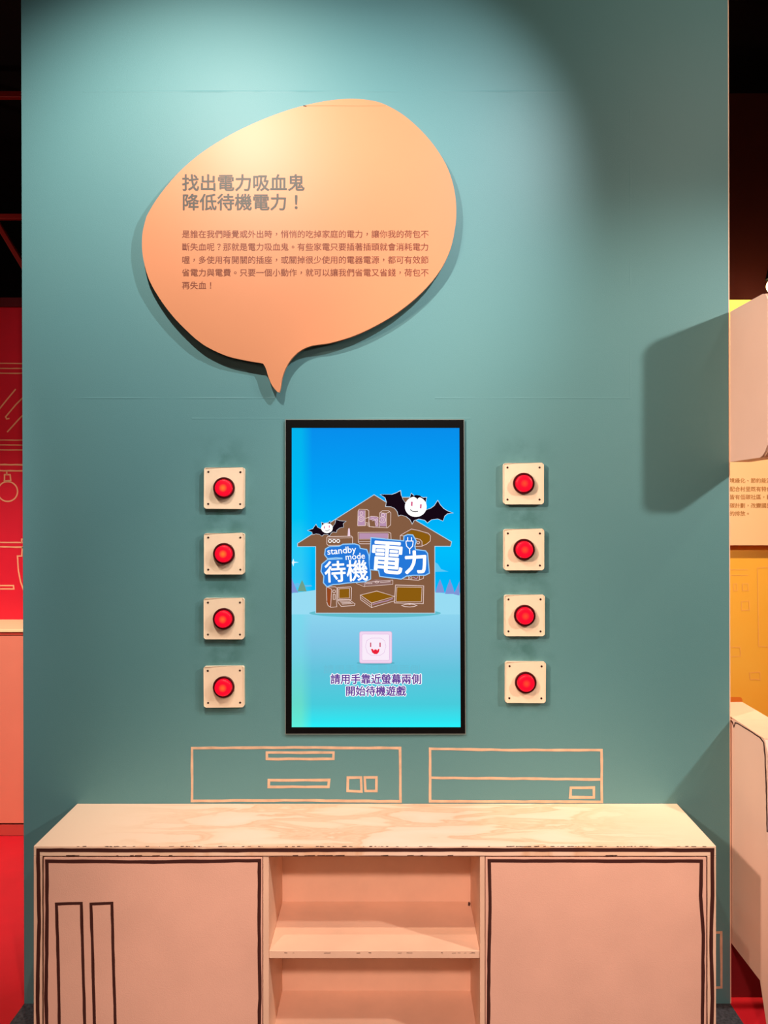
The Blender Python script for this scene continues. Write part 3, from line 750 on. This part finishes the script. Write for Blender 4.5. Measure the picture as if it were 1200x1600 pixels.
inst = [proto] + [copy_tree(proto) for _ in spots[1:]]
for o, (x, y, kk, lab) in zip(inst, spots):
    f = (D - .012) / D
    o.location = P(614 + (x - 614), 776 + (y - 776), -.012) * 1.0; o.location.y = 0
    tag(o, 'red push button on ivory plate, ' + lab, 'button', 'push buttons either side of the screen')
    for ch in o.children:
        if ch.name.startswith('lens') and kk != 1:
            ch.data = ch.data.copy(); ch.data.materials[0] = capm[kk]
inst[0].rotation_euler.y = math.radians(.4); inst[3].rotation_euler.y = math.radians(-.5); inst[7].rotation_euler.y = math.radians(.4)

# ------------------------------------------------------------------ long low cabinet
YF = -.268
q = lambda px, py: P(px, py, YF)
CZ = q(0, 1322).z
XL, XR = q(52.5, 0).x, q(1119, 0).x
t = thing('low_cabinet', 'long low cream cabinet with dark painted outlines under the screen', 'cabinet', ((XL + XR) / 2, YF / 2, 0))
TB = .0255
boxobj('top_board', XL, XR, YF, -.0005, CZ - TB, CZ, M['top'], t, .0012)
SW = .0225
for x0 in (XL, XR - SW): boxobj('side_panel', x0, x0 + SW, YF, -.0005, 0, CZ - TB - .0002, M['cream'], t, .001)
DW0, DW1 = q(411, 0).x, q(420, 0).x; EW0, EW1 = q(750, 0).x, q(757.5, 0).x
ZB = .0557
boxobj('divider', DW0, DW1, YF, -.0305, ZB, CZ - TB - .0002, M['cream'], t, .0008)
boxobj('divider', EW0, EW1, YF, -.0305, ZB, CZ - TB - .0002, M['cream'], t, .0008)
boxobj('back_panel', XL + SW, XR - SW, -.030, -.018, 0, CZ - TB - .0002, M['cream'], t)
ZS = q(0, 1486.5).z
boxobj('shelf', DW1 + .0003, EW0 - .0003, YF + .002, -.0305, ZS - .0185, ZS, M['cream'], t, .0008)
boxobj('bottom_board', XL + SW, XR - SW, YF + .001, -.0305, ZB - .02, ZB - .0002, M['cream'], t)
boxobj('plinth', XL + SW, XR - SW, YF + .02, YF + .038, 0, ZB - .0205, M['cream'], t)
# doors
ZD1 = q(0, 1339.5).z
def door(px0, px1, lab):
    o = boxobj('door', q(px0, 0).x, q(px1, 0).x, YF - .001, YF + .018, ZB - .01, ZD1, M['door'], t, .001)
    tag(o, lab); return o
dl = door(68.5, 410, 'left door with two tall painted handle outlines'); dr = door(758.5, 1103.5, 'right door with plain painted border')
def ink(parent, lines, Y, wd=6.0, seed=0, name='painted_border'):
    bm = bmesh.new()
    for i, (pts, closed) in enumerate(lines):
        for qd in ribbon2d(pts, wd if not isinstance(wd, list) else wd[i], closed, .16, 17, seed + i):
            prism(bm, [P(x, y, Y - .0005) for x, y in qd], (0, .0005, 0))
    return obj(name, bm, M['ink'], parent)
YI = YF - .001
ink(dl, [([(74, 1650), (72, 1560), (73.5, 1440), (73, 1345.5), (240, 1347), (405.5, 1344.5), (405, 1450), (406, 1560), (403.5, 1655)], False)], YI, 5.4, 5)
ink(dl, [([(93.5, 1660), (91, 1500), (88, 1412.5), (106, 1412), (127, 1411.5), (129.5, 1500), (132.5, 1600), (134, 1660)], False), ([(149, 1660), (145, 1500), (142, 1412.5), (175, 1411), (177, 1500), (182, 1660)], False)], YI, 4.6, 40, 'painted_handle')
ink(dr, [([(762.5, 1655), (764, 1500), (766, 1420), (764.5, 1345), (930, 1345.5), (1096, 1345.5), (1095, 1400), (1099, 1460), (1098, 1560), (1096.5, 1655)], False)], YI, 5.2, 80)
ink(t, [([(60.5, 1655), (58.5, 1560), (61, 1440), (59.5, 1328.5), (300, 1329), (600, 1328), (900, 1328), (1113, 1328.5), (1113.5, 1400), (1111, 1470), (1113, 1560), (1111, 1655)], False)], YF, 5.8, 120)
# dark gaps along the doors and chips on the edge of the top
g = Flat(YF - .0006, .0001)
g.line([(66.8, 1655), (66.8, 1338.5), (240, 1338.3), (412, 1337.8), (600, 1337.5), (757, 1337.8), (930, 1338.2), (1104.5, 1338.5), (1105, 1655)], 1.1, M['ink'], wob=.5, step=14)
rnd = random.Random(11)
for a, b, n in ((90, 1100, 60), (260, 640, 26), (760, 1010, 40)):
    for _ in range(n):
        x = rnd.uniform(a, b); ww = rnd.uniform(1, 6)
        g.line([(x, 1322.6), (x + ww, 1322.3 + rnd.uniform(-.2, .5))], rnd.uniform(.5, 1.3), M['ink'])
for a, b, n in ((455, 560, 8), (590, 700, 6), (90, 400, 8), (900, 1000, 5)):
    for _ in range(n):
        x = rnd.uniform(a, b); g.line([(x, 1336.8), (x + rnd.uniform(3, 12), 1336.6)], rnd.uniform(.7, 1.5), M['ink'])
tag(g.build('worn_edge', t), 'dark chips and gap along the board edges', kind='stuff')
g = Flat(YF + .0015, .0001)
for _ in range(16):
    x = rnd.uniform(425, 740); g.line([(x, 1489 + rnd.uniform(-.6, .4)), (x + rnd.uniform(2, 9), 1489)], rnd.uniform(.4, .9), M['ink'])
tag(g.build('worn_edge', t), kind='stuff')
# knot hole at the back corner of the shelf
bm = bmesh.new(); bmesh.ops.create_icosphere(bm, subdivisions=2, radius=.0035)
for v in bm.verts: v.co *= rnd.uniform(.6, 1.3)
bmesh.ops.scale(bm, vec=(1, 1.2, 1.8), verts=bm.verts); bmesh.ops.translate(bm, vec=(EW0 - .006, -.05, ZS + .003), verts=bm.verts); obj('glue_blob', bm, M['ink'], t, True)

# ------------------------------------------------------------------ projecting board at the wall's right end
XW = (1139 - 614) * S + .003
t = thing('projecting_sign_board', 'pale pink round-cornered board jutting forward from the upper right end of the wall', 'sign', (XW, -.1, 1.55))
z0, z1, yy = 1.549, 1.979, -.222
pts = [(0.0, z0), (-.14, z0 + .003)] + [(yy + .05 - .05 * math.sin(a), z0 + .055 - .052 * math.cos(a)) for a in [math.radians(v) for v in (8, 25, 45, 65, 85)]] + \
      [(yy, 1.75)] + [(yy + .03 - .03 * math.cos(a), z1 - .03 + .03 * math.sin(a)) for a in [math.radians(v) for v in (10, 35, 60, 85)]] + [(-.1, z1), (0.0, z1)]
bm = bmesh.new(); prism(bm, [Vector((XW, a, b)) for a, b in pts], (.006, 0, 0)); obj('front_skin', bm, M['wing'], t)
bm = bmesh.new(); prism(bm, [Vector((XW + .0065, a - (.003 if a < -.01 else 0), b)) for a, b in pts], (.05, 0, 0)); obj('core', bm, mat('cream_core', (252, 214, 178), .5), t)

# ------------------------------------------------------------------ neighbouring desk at the lower right
XD = (1141 - 614) * S + .0050
ZD = .816
t = thing('display_desk', 'pale pink desk with dark edge line beside the lower right end of the wall', 'desk', (XD + .3, -.1, 0))
yn, ym, yf = 2.01 - D, 2.177 - D, 2.367 - D
sp = [PX(1141.8, 1124, XD), PX(1150, 1126.5, XD), PX(1193, 1156, XD), PX(1199, 1300, XD), PX(1207, 1440, XD), PX(1214, 1600, XD), PX(1216, 1700, XD)]
sp = [Vector((XD, .012, ZD - .003)), Vector((XD, ym, ZD - .001)), Vector((XD, yn - .004, ZD - .0005)), Vector((XD, yn - .02, ZD - .03)), PX(1199, 1300, XD), PX(1203, 1450, XD), PX(1207, 1600, XD), PX(1209, 1620, XD)]
b0 = PX(1197.5, 1600, XD); b1 = PX(1187.5, 1532, XD); b2 = PX(1142.0, 1478, XD)
sp[-1] = Vector((XD, sp[-2].y - .004, 0)); 
poly = sp + [Vector((XD, b0.y, 0)), b0, b1, Vector((XD, .012, b2.z + .01))]
bm = bmesh.new(); prism(bm, poly, (.018, 0, 0)); obj('side_panel', bm, M['wing'], t)
boxobj('desktop', XD, XD + .9, yn, ym - .001, ZD, ZD + .002, M['cream'], t)
boxobj('desktop', XD + .001, P(0, 0).x * 0 + 1.075, ym, yf, ZD, ZD + .002, M['cream'], t)
boxobj('rear_support', XD + .02, 1.07, ym + .01, yf - .005, .3, ZD - .001, M['wing'], t)
boxobj('front_panel', XD + .02, XD + .9, yn + .004, yn + .02, .3, ZD - .001, mat('mauve_brown_panel', (120, 66, 62), .6), t)
boxobj('rear_panel', XD + .02, XD + .9, ym - .02, ym - .004, .3, ZD - .001, M['wing'], t)
boxobj('shade_board', XD + .002, XD + .84, .03, .05, 0, .45, mat('dark_red_floor_shade', (120, 10, 20), .7), t)  # dark red board added to imitate the shaded floor under the desk
boxobj('leg', XD + .85, XD + .89, yn + .02, ym - .02, 0, .3, M['wing'], t)
bm = bmesh.new()
ln = [(1141.5, 1125.5), (1144.5, 1128), (1147, 1136), (1149, 1129.5), (1153, 1130.5), (1170, 1141), (1188, 1152.5), (1193.5, 1160), (1195.5, 1180), (1197.5, 1230), (1199, 1300)]
for qd in ribbon2d(ln, 1.7, False, .3, 6, 9): prism(bm, [PX(max(x, 1141.0), y, XD) - Vector((.0008, 0, 0)) for x, y in qd], (.0006, 0, 0))
obj('painted_border', bm, M['ink'], t)
